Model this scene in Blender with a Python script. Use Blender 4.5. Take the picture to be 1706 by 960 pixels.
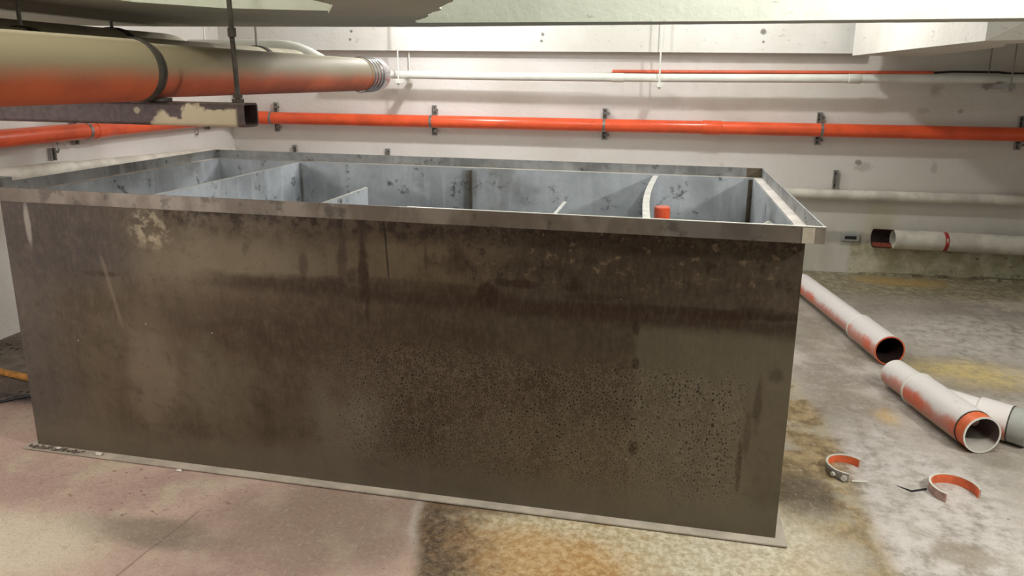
import bpy, bmesh, math, random
from mathutils import Vector, Matrix
random.seed(7)
for _o in list(bpy.data.objects): bpy.data.objects.remove(_o)
SC = bpy.context.scene
COL = SC.collection

# ------------------------------------------------------------------ camera
cam_d = bpy.data.cameras.new('camera'); cam = bpy.data.objects.new('camera', cam_d); COL.objects.link(cam)
cR = Vector((0.98150, 0.19111, 0.01198)); cF = Vector((-0.18560, 0.95707, -0.22135))
cam_yaw, cam_pitch, cam_roll = -0.1914, 0.2232, 0.0123
def _basis(yaw, pit, rol):
    cy, sy, cp, sp = math.cos(yaw), math.sin(yaw), math.cos(pit), math.sin(pit)
    F = Vector((sy*cp, cy*cp, -sp)); R = Vector((cy, -sy, 0)); U = R.cross(F)
    return R*math.cos(rol)+U*math.sin(rol), -R*math.sin(rol)+U*math.cos(rol), F
R_, U_, F_ = _basis(cam_yaw, cam_pitch, cam_roll)
M = Matrix((R_, U_, -F_)).transposed().to_4x4(); M.translation = Vector((2.8450, -2.5241, 1.7319))
cam.matrix_world = M
cam_d.sensor_width = 36; cam_d.lens = 1166.85*36/1706
cam_d.shift_x = -26.56/1706; cam_d.shift_y = -84.27/1706
cam_d.clip_start = 0.05
SC.camera = cam

# ------------------------------------------------------------------ world, exposure, lamps
SC.view_settings.view_transform = 'Standard'; SC.view_settings.look = 'None'
SC.view_settings.gamma = 1; SC.view_settings.exposure = 0.0
W = bpy.data.worlds.new('world'); SC.world = W; W.use_nodes = True
W.node_tree.nodes['Background'].inputs[0].default_value = (0.9, 0.93, 1, 1)
W.node_tree.nodes['Background'].inputs[1].default_value = 0.1
def bulb(loc, power, radius=0.05, col=(1, 0.97, 0.93)):
    d = bpy.data.lights.new('unseen_lamp', 'POINT'); d.shadow_soft_size = radius
    d.energy = power; d.color = col
    o = bpy.data.objects.new('unseen_lamp', d); COL.objects.link(o); o.location = loc
    return o
bulb((3.30, 2.80, 2.80), 64, .05, (1, 0.99, 0.98))
bulb((0.95, 2.95, 2.45), 68, .05, (1, 0.98, 0.98))
bulb((1.90, 1.90, 2.40), 26, .12, (0.98, 0.99, 1))
bulb((3.55, -.45, 2.66), 56, .12, (1, 0.99, 0.95))
bulb((5.60, -1.00, 2.66), 210, .12, (1, 0.98, 0.94))
bulb((1.42, -0.95, 2.75), 18, .10, (1, 0.96, 0.89))  # added fill lamp for the floor in front of the tank
bulb((-.10, -1.55, 1.50), 64, .15, (1, 0.96, 0.91))  # added fill lamp below the hung pipes, brightens the left floor

# ------------------------------------------------------------------ room frame (walls are turned 2.1 degrees)
TH = 0.037; CX, CY = -1.5207, 4.0172
E_ = Vector((math.cos(TH), math.sin(TH), 0)); N_ = Vector((-math.sin(TH), math.cos(TH), 0))
RM = Matrix.Translation((CX, CY, 0)) @ Matrix.Rotation(TH, 4, 'Z')
def rm(u, v, z): return RM @ Vector((u, v, z))

# ------------------------------------------------------------------ node helper
class S:
    def __init__(s, nt, sock): s.nt = nt; s.k = sock
    def _m(s, op, b=None, c=None):
        n = s.nt.nodes.new('ShaderNodeMath'); n.operation = op
        s.nt.links.new(s.k, n.inputs[0])
        for i, v in ((1, b), (2, c)):
            if v is None: continue
            if isinstance(v, S): s.nt.links.new(v.k, n.inputs[i])
            else: n.inputs[i].default_value = v
        return S(s.nt, n.outputs[0])
    def __add__(s, b): return s._m('ADD', b)
    def __sub__(s, b): return s._m('SUBTRACT', b)
    def __mul__(s, b): return s._m('MULTIPLY', b)
    __radd__ = __add__; __rmul__ = __mul__
    def __rsub__(s, b): return s._m('MULTIPLY', -1.0)._m('ADD', b)
    def mx(s, b): return s._m('MAXIMUM', b)
    def mn(s, b): return s._m('MINIMUM', b)
    def abs(s): return s._m('ABSOLUTE')
    def sq(s): return s._m('MULTIPLY', s)
    def sqrt(s): return s._m('SQRT')
    def ss(s, a, b, lo=0.0, hi=1.0):
        n = s.nt.nodes.new('ShaderNodeMapRange'); n.interpolation_type = 'SMOOTHSTEP'
        s.nt.links.new(s.k, n.inputs[0])
        if a > b: a, b, lo, hi = b, a, hi, lo
        for i, v in zip((1, 2, 3, 4), (a, b, lo, hi)): n.inputs[i].default_value = v
        return S(s.nt, n.outputs[0])
class T:
    def __init__(t, name):
        t.m = bpy.data.materials.new(name); t.m.use_nodes = True; t.nt = t.m.node_tree
        t.b = t.nt.nodes['Principled BSDF']
        g = t.nt.nodes.new('ShaderNodeNewGeometry'); t.pos = g.outputs['Position']
        sx = t.nt.nodes.new('ShaderNodeSeparateXYZ'); t.nt.links.new(t.pos, sx.inputs[0])
        t.x, t.y, t.z = (S(t.nt, o) for o in sx.outputs)
        sn = t.nt.nodes.new('ShaderNodeSeparateXYZ'); t.nt.links.new(g.outputs['Normal'], sn.inputs[0])
        t.nx, t.ny, t.nz = (S(t.nt, o) for o in sn.outputs)
    def vec(t, x, y, z):
        n = t.nt.nodes.new('ShaderNodeCombineXYZ')
        for i, v in enumerate((x, y, z)):
            if isinstance(v, S): t.nt.links.new(v.k, n.inputs[i])
            else: n.inputs[i].default_value = v
        return n.outputs[0]
    def noise(t, scale, detail=3, rough=0.55, vec=None, dist=0.0):
        n = t.nt.nodes.new('ShaderNodeTexNoise'); t.nt.links.new(vec or t.pos, n.inputs['Vector'])
        n.inputs['Scale'].default_value = scale; n.inputs['Detail'].default_value = detail
        n.inputs['Roughness'].default_value = rough; n.inputs['Distortion'].default_value = dist
        return S(t.nt, n.outputs[0])
    def voro(t, scale, vec=None, rnd=1.0):
        n = t.nt.nodes.new('ShaderNodeTexVoronoi'); t.nt.links.new(vec or t.pos, n.inputs['Vector'])
        n.inputs['Scale'].default_value = scale; n.inputs['Randomness'].default_value = rnd
        return S(t.nt, n.outputs['Distance'])
    def mix(t, f, a, b):
        n = t.nt.nodes.new('ShaderNodeMix'); n.data_type = 'RGBA'
        if isinstance(f, S): t.nt.links.new(f.k, n.inputs[0])
        else: n.inputs[0].default_value = f
        for i, v in ((6, a), (7, b)):
            if isinstance(v, tuple): n.inputs[i].default_value = (*v, 1)
            else: t.nt.links.new(v, n.inputs[i])
        return n.outputs[2]
    def blob(t, x, y, rx, ry, wob=None, a='xy', soft=0.5):
        p, q = {'xy': (t.x, t.y), 'xz': (t.x, t.z), 'yz': (t.y, t.z)}[a]
        d = (((p-x)*(1/rx)).sq() + ((q-y)*(1/ry)).sq()).sqrt()
        if wob is not None: d = d + wob
        return d.ss(1+soft, 1-soft)
    def done(t, col, rough=0.6, metal=0.0, bump=None, bs=0.3, bd=0.01, spec=None):
        if isinstance(col, tuple): t.b.inputs['Base Color'].default_value = (*col, 1)
        else: t.nt.links.new(col, t.b.inputs['Base Color'])
        for k, v in (('Roughness', rough), ('Metallic', metal)):
            if isinstance(v, S): t.nt.links.new(v.k, t.b.inputs[k])
            else: t.b.inputs[k].default_value = v
        if spec is not None: t.b.inputs['Specular IOR Level'].default_value = spec
        if bump is not None:
            n = t.nt.nodes.new('ShaderNodeBump'); n.inputs['Strength'].default_value = bs
            n.inputs['Distance'].default_value = bd
            t.nt.links.new(bump.k, n.inputs['Height']); t.nt.links.new(n.outputs[0], t.b.inputs['Normal'])
        return t.m
def rgb(r, g, b):      # sRGB 0..255 -> linear
    f = lambda c: (c/255/12.92 if c/255 < .04045 else ((c/255+.055)/1.055)**2.4)
    return (f(r), f(g), f(b))

# ------------------------------------------------------------------ materials
def mat_wall():
    t = T('painted_wall')
    n = t.noise(1.3, 4); f = t.noise(22, 5)
    c = t.mix(n.ss(.35, .7), rgb(224, 220, 216), rgb(212, 208, 201))
    c = t.mix((t.x+(n-.5)*1.5).ss(3.2, 5.2)*(t.y.ss(3.5, 3.7))*.4, c, rgb(192, 184, 168))
    c = t.mix((t.noise(7, 5, .7).ss(.64, .74))*.35, c, rgb(172, 160, 140))
    v = t.noise(3, 4, vec=t.vec(t.x, t.y, t.z*.25))
    low = (t.z + (n-.5)*.25).ss(.75, .0)*v.ss(.35, .6)
    c = t.mix(low*.35*(t.x.ss(-1, 0)), c, rgb(158, 160, 140))
    # rough bare render low on the right half of the back wall
    rr = ((t.x + (f-.5)*.06).ss(4.56, 4.60))*((t.z + (f-.5)*.08).ss(.33, .29))*(t.y.ss(3.5, 3.7))
    c2 = t.mix(t.noise(6, 6, .7).ss(.35, .65), rgb(158, 152, 118), rgb(205, 200, 176))
    c2 = t.mix(t.noise(14, 5, .7).ss(.56, .68), c2, rgb(120, 108, 74))
    c = t.mix(rr*.9, c, c2)
    # cut pipe's cast shadow, painted on the wall left of its end
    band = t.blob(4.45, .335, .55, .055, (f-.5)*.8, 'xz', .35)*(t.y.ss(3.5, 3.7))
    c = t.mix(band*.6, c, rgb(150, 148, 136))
    for x, z, rx, rz, q in ((5.13, 1.675, .06, .07, .4), (5.35, 1.50, .02, .02, .5), (5.05, 1.50, .05, .03, .25), (4.56, 1.03, .02, .015, .7), (4.60, .99, .05, .03, .3), (5.20, 1.0, .02, .04, .3)):
        c = t.mix(t.blob(x, z, rx, rz, (n-.5)*3+(f-.5)*2, 'xz', .5)*q*(t.y.ss(3.5, 3.7)), c, rgb(120, 112, 96))
    # yellow run marks
    ym = t.blob(4.8, .50, .10, .16, (n-.5)*2, 'xz')*(t.y.ss(3.5, 3.7))
    c = t.mix(ym*.4, c, rgb(205, 198, 150))
    return t.done(c, .75, bump=f+t.noise(4, 3)*.6, bs=.35, bd=.012)
def mat_beam(nm='painted_concrete', a=(216, 220, 208), b=(200, 203, 190), und=(140, 136, 122)):
    t = T(nm)
    n = t.noise(1.6, 4); f = t.noise(30, 4)
    c = t.mix(n.ss(.35, .7), rgb(*a), rgb(*b))
    g = t.noise(9, 5, .7, vec=t.vec(t.x, t.y, t.z*2.5))
    c = t.mix(g.ss(.62, .7)*.45, c, rgb(120, 116, 100))
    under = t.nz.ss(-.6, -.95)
    c = t.mix(under*.6, c, rgb(*und))  # downward faces coloured darker to stand in for shade
    if nm.endswith('white'):
        for x, z, r in ((3.627, 2.152, .022), (3.634, 2.067, .01), (1.693, 2.127, .014), (1.683, 2.069, .012), (-.141, 2.15, .012), (-.157, 2.073, .012)):
            c = t.mix(t.blob(x, z, r, r, (f-.5)*1.5, 'xz', .4)*.8*t.y.ss(3.8, 3.9), c, rgb(84, 78, 70))
    return t.done(c, .8, bump=f+n, bs=.4, bd=.01)
def mat_floor():
    t = T('stained_concrete_floor')
    n1 = t.noise(.9, 4); n2 = t.noise(3.2, 5, .6); n3 = t.noise(14, 5, .65); n4 = t.noise(70, 4, .7)
    w = (n2-.5)
    ww = (n3-.5)
    # right bay: grey to white worn concrete
    base = t.mix(n2.ss(.38, .62), rgb(150, 140, 130), rgb(186, 178, 170))
    base = t.mix(n3.ss(.5, .68)*.4, base, rgb(204, 197, 192))
    base = t.mix(n1.ss(.48, .62)*.6, base, rgb(134, 124, 108))
    ws = t.blob(4.0, .25, .40, .75, w*2.2)          # chalky zone by the half clips
    base = t.mix(ws*.75*n3.ss(.3, .6), base, rgb(222, 216, 214))
    base = t.mix(t.blob(4.03, .06, .11, .07, w*1.2, soft=.3)*.7, base, rgb(150, 138, 120))
    base = t.mix(t.blob(4.35, 3.0, 1.0, .9, w*2)*.45, base, rgb(128, 122, 106))
    base = t.mix(t.blob(5.15, 2.65, .7, .45, w*2.2)*.6*n3.ss(.3, .6), base, rgb(218, 214, 206))
    # olive brown wet strip along the back wall
    nb = (t.y + w*.7).ss(3.30, 3.75)
    base = t.mix(nb*.85, base, t.mix(n3.ss(.4, .62), rgb(116, 106, 78), rgb(164, 156, 124)))
    base = t.mix(t.blob(4.95, 4.02, .40, .13, w*3+ww*2, soft=.7)*.7, base, rgb(184, 150, 84))
    # yellow powder
    base = t.mix(t.blob(4.80, 1.93, .34, .17, w*1.8, soft=.9)*.75*n3.ss(.2, .6), base, rgb(224, 200, 130))
    base = t.mix(t.blob(4.08, 1.20, .05, .07, w*1.6+ww*2, soft=.9)*.65, base, rgb(206, 166, 92))
    # brown wet strip right of the tank
    xe = t.x + w*.07 + ww*.05
    edge = (xe + (t.y.ss(.9, 2.0))*.12).ss(3.80, 3.70)*(t.y.ss(2.2, 1.6))
    brown = t.mix(n3.ss(.36, .62), rgb(124, 104, 72), rgb(172, 150, 112))
    brown = t.mix(t.noise(4.5, 4).ss(.5, .62)*.7, brown, rgb(184, 176, 160))
    brown = t.mix(t.blob(3.50, .35, .13, .20, w*1.6)*.75, brown, rgb(78, 68, 58))
    brown = t.mix(t.blob(3.50, -.02, .20, .10, w*1.6)*.7, brown, rgb(176, 170, 162))
    c = t.mix(edge, base, brown)
    # grit zone in front of the tank, yellow to cream
    g5 = t.noise(30, 5, .75)
    grit = t.mix(g5.ss(.38, .62), rgb(196, 178, 136), rgb(236, 226, 200))
    grit = t.mix(n2.ss(.48, .62)*.8, grit, t.mix(g5.ss(.4, .6), rgb(176, 130, 76), rgb(214, 178, 124)))
    grit = t.mix(t.blob(2.45, -.30, .36, .16, w*1.5)*.75, grit, t.mix(g5.ss(.4, .6), rgb(196, 144, 84), rgb(222, 186, 130)))
    grit = t.mix(xe.ss(2.7, 3.2)*.6, grit, t.mix(g5.ss(.35, .65), rgb(196, 188, 168), rgb(238, 232, 218)))
    grit = t.mix((xe + t.y*.3 + ww*.3).ss(2.30, 1.98)*.9, grit, t.mix(g5.ss(.38, .66), rgb(66, 52, 44), rgb(128, 100, 74)))
    grit = t.mix(((t.y + ww*.12).ss(-.10, -.03))*((xe).ss(2.6, 2.2))*.8, grit, rgb(128, 100, 70))
    gm = (xe + t.y*.3).ss(1.86, 1.95)*((t.y + w*.2).ss(.35, .05))*(xe.ss(3.8, 3.45))
    c = t.mix(gm*(xe.ss(3.7, 3.3)*.6+.4), c, grit)
    # pink beige coat, front left
    pk = t.mix(n1.ss(.40, .62), rgb(218, 190, 176), rgb(188, 160, 150))
    pk = t.mix(n2.ss(.50, .68)*.6, pk, rgb(214, 202, 178))
    pk = t.mix(t.blob(.95, -.46, .34, .085, w*1.3)*.75, pk, rgb(140, 128, 112))
    pk = t.mix(t.blob(.52, -.62, .35, .20, w*1.5)*.7, pk, rgb(232, 222, 200))
    pk = t.mix(t.blob(1.6, -.25, .42, .28, w*1.6)*.7, pk, rgb(158, 138, 122))
    spk = t.noise(34, 3, .6, vec=t.vec(t.x*.6+t.y*.5, t.y, 0))
    pk = t.mix(spk.ss(.63, .68)*t.blob(.75, -.22, .5, .22, w)*.8, pk, rgb(132, 104, 88))
    pk = t.mix(((t.x+t.y*.3-1.90+w*.10+ww*.08).abs().ss(.035, .006))*((t.y+ww*.2).ss(-.42, -.2))*.6, pk, rgb(214, 210, 204))
    pk = t.mix(((t.x+t.y*-.09-1.088+w*.03).abs().ss(.007, .002))*((t.y).ss(-.24, -.34))*.6, pk, rgb(128, 108, 96))
    pk = t.mix(n3.ss(.56, .7)*.3, pk, rgb(150, 124, 112))
    pm = (xe + t.y*.3).ss(1.95, 1.87)*((t.y).ss(.9, .6))
    c = t.mix(pm, c, pk)
    # dirty gap between tank and left wall
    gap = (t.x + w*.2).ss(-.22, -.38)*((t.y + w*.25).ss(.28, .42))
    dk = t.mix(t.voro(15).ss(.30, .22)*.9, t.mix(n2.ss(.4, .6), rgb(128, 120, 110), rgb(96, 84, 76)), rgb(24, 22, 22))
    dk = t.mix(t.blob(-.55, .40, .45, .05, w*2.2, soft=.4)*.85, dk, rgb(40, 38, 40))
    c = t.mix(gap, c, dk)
    sp = t.noise(48, 5, .8)
    c = t.mix(sp.ss(.52, .66)*.2, c, rgb(108, 96, 82))
    c = t.mix(sp.ss(.46, .34)*.30, c, rgb(232, 226, 214))
    c = t.mix(t.noise(120, 2).ss(.68, .72)*.5, c, rgb(90, 78, 66))
    c = t.mix(t.voro(5.5).ss(.05, .035)*.6, c, rgb(110, 92, 80))
    return t.done(c, n2.ss(.3, .7, .48, .8), bump=n3*.8+n4*.5+n2+sp*.8, bs=.6, bd=.02)
def mat_tank_front():
    t = T('soiled_steel_sheet'); B0_ = t.blob
    t.blob = lambda x, z, rx, rz, w=None, a='xz', soft=.5: B0_(x, z, rx, rz, w, 'xz', soft)
    n1 = t.noise(1.7, 4); n2 = t.noise(5, 5, .65); n3 = t.noise(18, 5, .65)
    st = t.noise(9, 4, .6, vec=t.vec(t.x, t.y, t.z*.16)); fine = t.noise(60, 3, .7, vec=t.vec(t.x, t.y, t.z*.35))
    w = n2-.5
    c = t.mix(n1.ss(.36, .64), rgb(104, 92, 76), rgb(76, 64, 48))
    c = t.mix(st.ss(.46, .66)*.28, c, rgb(112, 102, 86))
    c = t.mix(st.ss(.46, .34)*.28, c, rgb(66, 52, 38))
    # bluish darker left end
    c = t.mix((t.x + w*.3).ss(.42, .02)*.75, c, rgb(84, 80, 80))
    c = t.mix(t.blob(.28, 1.02, .34, .20, w*1.3)*.85, c, rgb(66, 60, 62))
    # lighter soft patches, as in old wash marks
    c = t.mix(t.blob(.66, .45, .11, .30, w*1.5)*.6, c, rgb(136, 122, 104))
    c = t.mix(t.blob(.95, .42, .22, .22, w*2.2)*.4, c, rgb(128, 116, 98))
    c = t.mix(t.blob(1.08, .93, .34, .20, w*1.5)*.65, c, rgb(140, 128, 106))
    c = t.mix(t.blob(1.60, .40, .17, .34, w*1.9)*.6, c, rgb(130, 122, 108))
    c = t.mix(t.blob(2.00, 1.03, .42, .12, w*1.5)*.5, c, rgb(132, 116, 88))
    # dark patches of old grease
    c = t.mix(t.blob(1.35, .72, .62, .17, w*1.7)*.75, c, rgb(64, 46, 30))
    c = t.mix(t.blob(1.95, .60, .65, .25, w*1.7)*.62, c, rgb(66, 50, 34))
    c = t.mix(t.blob(2.75, 1.00, .60, .17, w*1.7)*.75, c, rgb(62, 46, 34))
    mot = t.noise(13, 6, .75)
    c = t.mix(mot.ss(.50, .66)*.30, c, rgb(116, 106, 88))
    c = t.mix(mot.ss(.48, .34)*.34, c, rgb(44, 34, 24))
    c = t.mix(t.blob(2.75, .92, .95, .36, w*1.2)*.38, c, rgb(44, 35, 26))
    c = t.mix(.22, c, rgb(62, 56, 44))
    band = ((t.z - .885 + (t.x-1.5)*.015 + w*.10).abs()).ss(.055, .012)*(t.x.ss(.85, 1.2))
    c = t.mix(band*.75, c, rgb(48, 32, 20))
    # greenish left/right panel tone, below right
    c = t.mix((t.x).ss(2.765, 2.785)*t.z.ss(.86, .80)*.28, c, rgb(112, 106, 88))
    c = t.mix((t.z + w*.12).ss(.22, .08)*.65, c, rgb(106, 98, 84))
    # upper scale and rust under the rim
    up = (t.z + (n3-.5)*.20 + w*.1).ss(1.08, 1.19)*(t.x.ss(.5, .8))
    c = t.mix(up*n3.ss(.44, .56)*.85, c, rgb(44, 32, 26))
    c = t.mix((n3.ss(.56, .66))*(t.z.ss(.93, 1.05))*(t.x.ss(1.9, 2.3))*.6, c, rgb(132, 116, 92))
    c = t.mix((n3.ss(.46, .34))*(t.z.ss(.90, 1.0))*(t.x.ss(1.6, 2.2))*.7, c, rgb(42, 28, 18))
    c = t.mix(t.blob(.74, 1.09, .10, .07, w*2.4)*n3.ss(.45, .6), c, rgb(158, 148, 126))
    # brown runs
    for x, z, rx, rz, f in ((1.687, .99, .022, .14, .85), (1.60, 1.03, .022, .10, .6), (1.635, .955, .03, .03, .6),
                            (1.70, .85, .012, .10, .5), (2.20, .925, .035, .05, .85), (2.32, .965, .11, .018, .8),
                            (2.53, .975, .035, .035, .8), (2.60, .93, .10, .014, .5), (2.07, 1.04, .05, .06, .55), (1.95, 1.05, .008, .06, .5),
                            (1.43, .99, .02, .05, .5), (3.235, .56, .014, .10, .5), (3.205, .42, .012, .08, .4), (3.185, .30, .010, .10, .6), 
                            (3.29, .68, .03, .03, .4), (2.785, .33, .018, .03, .8), (2.775, .82, .012, .03, .85), (2.78, .68, .012, .022, .8),
                            (1.85, .93, .30, .02, .45), (3.0, .90, .45, .016, .7), (3.25, .91, .14, .02, .6),
                            (.47, .88, .08, .012, .5)):
        c = t.mix(t.blob(x, z, rx, rz, w*1.6 + (n3-.5)*1.5, 'xz', .4)*f, c, rgb(42, 25, 14))
    c = t.mix((((t.x-1.785-(t.z-1.1)*-.06).abs()).ss(.006, .002))*(t.z.ss(.93, .97))*(t.z.ss(1.2, 1.17))*.9, c, rgb(36, 28, 22))
    # light scratches
    c = t.mix(t.blob(.13, 1.09, .014, .09, w*1.2, 'xz', .4)*.7, c, rgb(152, 148, 140))
    c = t.mix(((((t.x-.50)+(t.z-.85)*.22).abs()).ss(.014, .003))*(t.z.ss(.60, .70))*(t.z.ss(1.0, .92))*.35, c, rgb(136, 122, 104))
    # pits: small dark droplets, dense low right
    vd = t.voro(74, vec=t.vec(t.x + ww_(t), t.y, t.z*.72))
    dens = t.noise(2.6, 2).ss(.34, .56)
    zone = (t.x + w*.5).ss(1.2, 1.9)*((t.z + w*.22).ss(.72, .60))*((t.z + w*.1).ss(.06, .22))*(t.x.ss(3.25, 3.1))
    vd2 = t.voro(46, vec=t.vec(t.x + ww_(t), t.y, t.z*.7))
    pit = (vd.ss(.31, .20)*(dens*.5+.5)).mx(vd2.ss(.24, .15)*t.blob(3.0, .48, .30, .22, w*2))*zone
    c = t.mix(pit*.9, c, rgb(34, 24, 16))
    ring = vd.ss(.30, .40)*vd.ss(.62, .48)*zone
    c = t.mix(ring*.22, c, rgb(150, 140, 120))
    c = t.mix(fine.ss(.42, .66)*.12, c, rgb(122, 110, 92))
    c = t.mix(t.voro(7).ss(.030, .02)*.5, c, rgb(205, 196, 176))
    return t.done(c, n2.ss(.3, .7, .45, .72), .15, bump=n3*.7+n2*.6-pit*1.1, bs=.4, bd=.006, spec=.35)
def ww_(t): return (t.noise(11, 2)-.5)*.03
def mat_galv(name='galvanised_steel_inside', base=(186, 192, 198), dark=(148, 153, 158), light=(212, 217, 222), stain=.8):
    t = T(name)
    n1 = t.noise(2.2, 4); n2 = t.noise(8, 5, .65); n3 = t.noise(26, 5, .7)
    st = t.noise(14, 4, .6, vec=t.vec(t.x, t.y, t.z*.2))
    c = t.mix(n1.ss(.36, .64), rgb(*base), rgb(*dark))
    c = t.mix(st.ss(.48, .68)*.3, c, rgb(*light))
    c = t.mix(n3.ss(.4, .7)*.25, c, rgb(*dark))
    c = t.mix((n2.ss(.56, .66)*n3.ss(.44, .58))*stain, c, rgb(52, 52, 50))
    c = t.mix(t.noise(3.5, 5).ss(.58, .68)*.35*stain, c, rgb(112, 100, 82))
    return t.done(c, .55, .05, bump=n3+n2, bs=.25, bd=.004)
def mat_rim(name, a, b, stain=.7):
    t = T(name)
    n2 = t.noise(5, 5, .6, vec=t.vec(t.x, t.y, t.z*.5)); n3 = t.noise(24, 4, .65)
    c = t.mix(n2.ss(.4, .6), rgb(*a), rgb(*b))
    c = t.mix((t.noise(11, 4, .6).ss(.56, .66))*stain, c, rgb(52, 46, 42))
    left = t.x.ss(.9, -.1)*.5
    c = t.mix(left, c, rgb(88, 82, 80))
    c = t.mix(t.blob(3.05, 1.23, .18, .06, (n2-.5)*1.5, 'xz')*.5, c, rgb(58, 60, 62))
    return t.done(c, .42, .3, bump=n3, bs=.2, bd=.003)
def mat_plain(name, col, rough=.5, metal=0., var=.12, scale=14, dust=None, dustcol=None, spec=None):
    t = T(name)
    n = t.noise(scale, 4, .6)
    c = t.mix(n.ss(.35, .65), rgb(*col), rgb(*[max(0, v*(1-var)) for v in col]))
    if dust is not None:
        c = t.mix(((t.nz + (n-.5)*.5).ss(*dust)), c, rgb(*dustcol))
    return t.done(c, rough, metal, bump=n, bs=.1, bd=.003, spec=spec)
def mat_hung():
    t = T('dusty_orange_plastic')
    n = t.noise(6, 4); f = t.noise(40, 3)
    o = t.mix(n.ss(.35, .65), rgb(190, 94, 60), rgb(168, 82, 54))
    c = t.mix((t.nz + (n-.5)*.25 + (f-.5)*.12).ss(-.50, .30), o, rgb(150, 138, 114))
    c = t.mix(t.nz.ss(.86, .97)*.5, c, rgb(220, 210, 188))  # pale crown paints a highlight along the pipe top
    return t.done(c, .6, bump=f, bs=.08, bd=.002)
def mat_floorpipe():
    t = T('dusty_drain_pipe')
    n = t.noise(5, 4); f = t.noise(26, 4, .65)
    o = t.mix(n.ss(.4, .6), rgb(214, 108, 80), rgb(198, 140, 128))
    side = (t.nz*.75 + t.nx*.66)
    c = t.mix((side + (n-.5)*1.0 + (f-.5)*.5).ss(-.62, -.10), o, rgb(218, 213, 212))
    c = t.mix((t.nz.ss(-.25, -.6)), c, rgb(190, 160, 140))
    c = t.mix(f.ss(.62, .7)*.3, c, rgb(168, 150, 134))
    return t.done(c, .5, bump=f, bs=.06, bd=.002)
def mat_channel():
    t = T('rusted_painted_channel')
    n = t.noise(9, 4, .55); f = t.noise(40, 4)
    brown = t.mix(f.ss(.35, .65), rgb(74, 56, 54), rgb(52, 38, 36))
    m1 = ((t.x - .95 + (t.z-1.59)*-.9 + (n-.5)*.22).ss(.10, .13))*((t.z + (n-.5)*.17).ss(1.615, 1.603))
    m1 = m1*(t.x.ss(1.385, 1.37))*t.y.ss(-.24, -.26)
    c = t.mix(m1, brown, rgb(172, 160, 134))
    c = t.mix(t.blob(.985, 1.605, .012, .012, (f-.5)*.8, 'xz', .3), c, rgb(150, 140, 118))
    c = t.mix(t.nz.ss(.6, .9)*.5, c, rgb(104, 92, 80))
    return t.done(c, .65, .1, bump=f+m1*.5, bs=.4, bd=.004)
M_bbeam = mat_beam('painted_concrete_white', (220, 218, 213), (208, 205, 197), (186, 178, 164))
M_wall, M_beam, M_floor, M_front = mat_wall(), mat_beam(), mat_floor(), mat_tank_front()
M_in = mat_galv(); M_out = mat_rim('soiled_steel_outer', (110, 98, 82), (84, 70, 54))
M_rimf = mat_rim('rim_steel_front', (136, 128, 118), (108, 98, 88), .55)
M_rimi = mat_galv('rim_steel_inner', (160, 162, 162), (104, 104, 104), (196, 198, 198), .9)
M_ledge = mat_plain('rim_ledge_steel', (226, 218, 212), .45, .15, .12, 8)
M_edge = mat_plain('partition_edge_steel', (214, 214, 210), .4, .2, .1)
M_flange = mat_plain('dusty_base_flange', (196, 186, 172), .7, 0, .14, 6)
M_red = mat_plain('orange_plastic', (236, 94, 54), .28, 0, .10, 5)
M_redold = mat_plain('dull_orange_plastic', (222, 104, 72), .45, 0, .12, 5)
M_white = mat_plain('white_plastic', (222, 222, 214), .4, 0, .06, 4)
M_cream = mat_plain('dusty_white_plastic', (226, 222, 210), .55, 0, .12, 6)
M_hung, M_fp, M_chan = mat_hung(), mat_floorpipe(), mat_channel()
M_zinc = mat_plain('zinc_metal', (158, 156, 152), .35, .7, .25, 60)
M_zincd = mat_plain('dull_zinc_metal', (158, 154, 148), .5, .15, .15, 60)
M_rubber = mat_plain('dark_rubber_seal', (74, 68, 60), .7, 0, .3, 20)
M_dark = mat_plain('black_sheet_metal', (44, 44, 48), .4, .3, .2, 20)
M_inpipe = mat_plain('dark_inner_plastic', (62, 46, 44), .8, 0, .3, 12, spec=.15)  # even dark brown for the insides of the pipes
M_orangein = mat_plain('bright_orange_plastic', (232, 112, 66), .5, 0, .12, 20)
M_grey = mat_plain('grey_plastic', (170, 172, 168), .5, 0, .08, 10)
M_smear = mat_plain('brown_orange_soil', (156, 78, 52), .7, 0, .3, 30)
M_foil = mat_plain('silver_ring_metal', (196, 190, 194), .22, .85, .1, 30)
M_board = mat_plain('grey_fibre_board', (176, 166, 150), .7, 0, .12, 10)
M_wood = mat_plain('orange_wood', (214, 150, 72), .6, 0, .25, 30)
M_chip = mat_plain('white_plaster', (230, 222, 214), .8, 0, .08, 50)
M_tape = mat_plain('red_tape', (190, 62, 58), .5, 0, .2, 60)

# ------------------------------------------------------------------ mesh helpers
def obj(name, bm, mat, parent=None, smooth=False, label=None, mw=None):
    bmesh.ops.recalc_face_normals(bm, faces=bm.faces)
    me = bpy.data.meshes.new(name); bm.to_mesh(me); bm.free()
    for m in (mat if isinstance(mat, (list, tuple)) else [mat]): me.materials.append(m)
    if smooth:
        for p in me.polygons: p.use_smooth = True
        try: me.set_sharp_from_angle(angle=math.radians(38))
        except Exception: pass
    o = bpy.data.objects.new(name, me); COL.objects.link(o)
    if mw is not None: o.matrix_world = mw
    if parent is not None:
        o.parent = parent
        o.matrix_parent_inverse = parent.matrix_world.inverted()
    if label: o['label'] = label
    return o
def thing(name, loc, label, cat, group=None, rz=0):
    o = bpy.data.objects.new(name, None); COL.objects.link(o); o.empty_display_size = .05
    o.matrix_world = Matrix.Translation(loc) @ Matrix.Rotation(rz, 4, 'Z')
    bpy.context.view_layer.update()
    return tag(o, label, cat, group)
def tag(o, label, cat, group=None):
    o['label'] = label; o['category'] = cat
    if group: o['group'] = group
    return o
def struct(o): o['kind'] = 'structure'; return o
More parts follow.
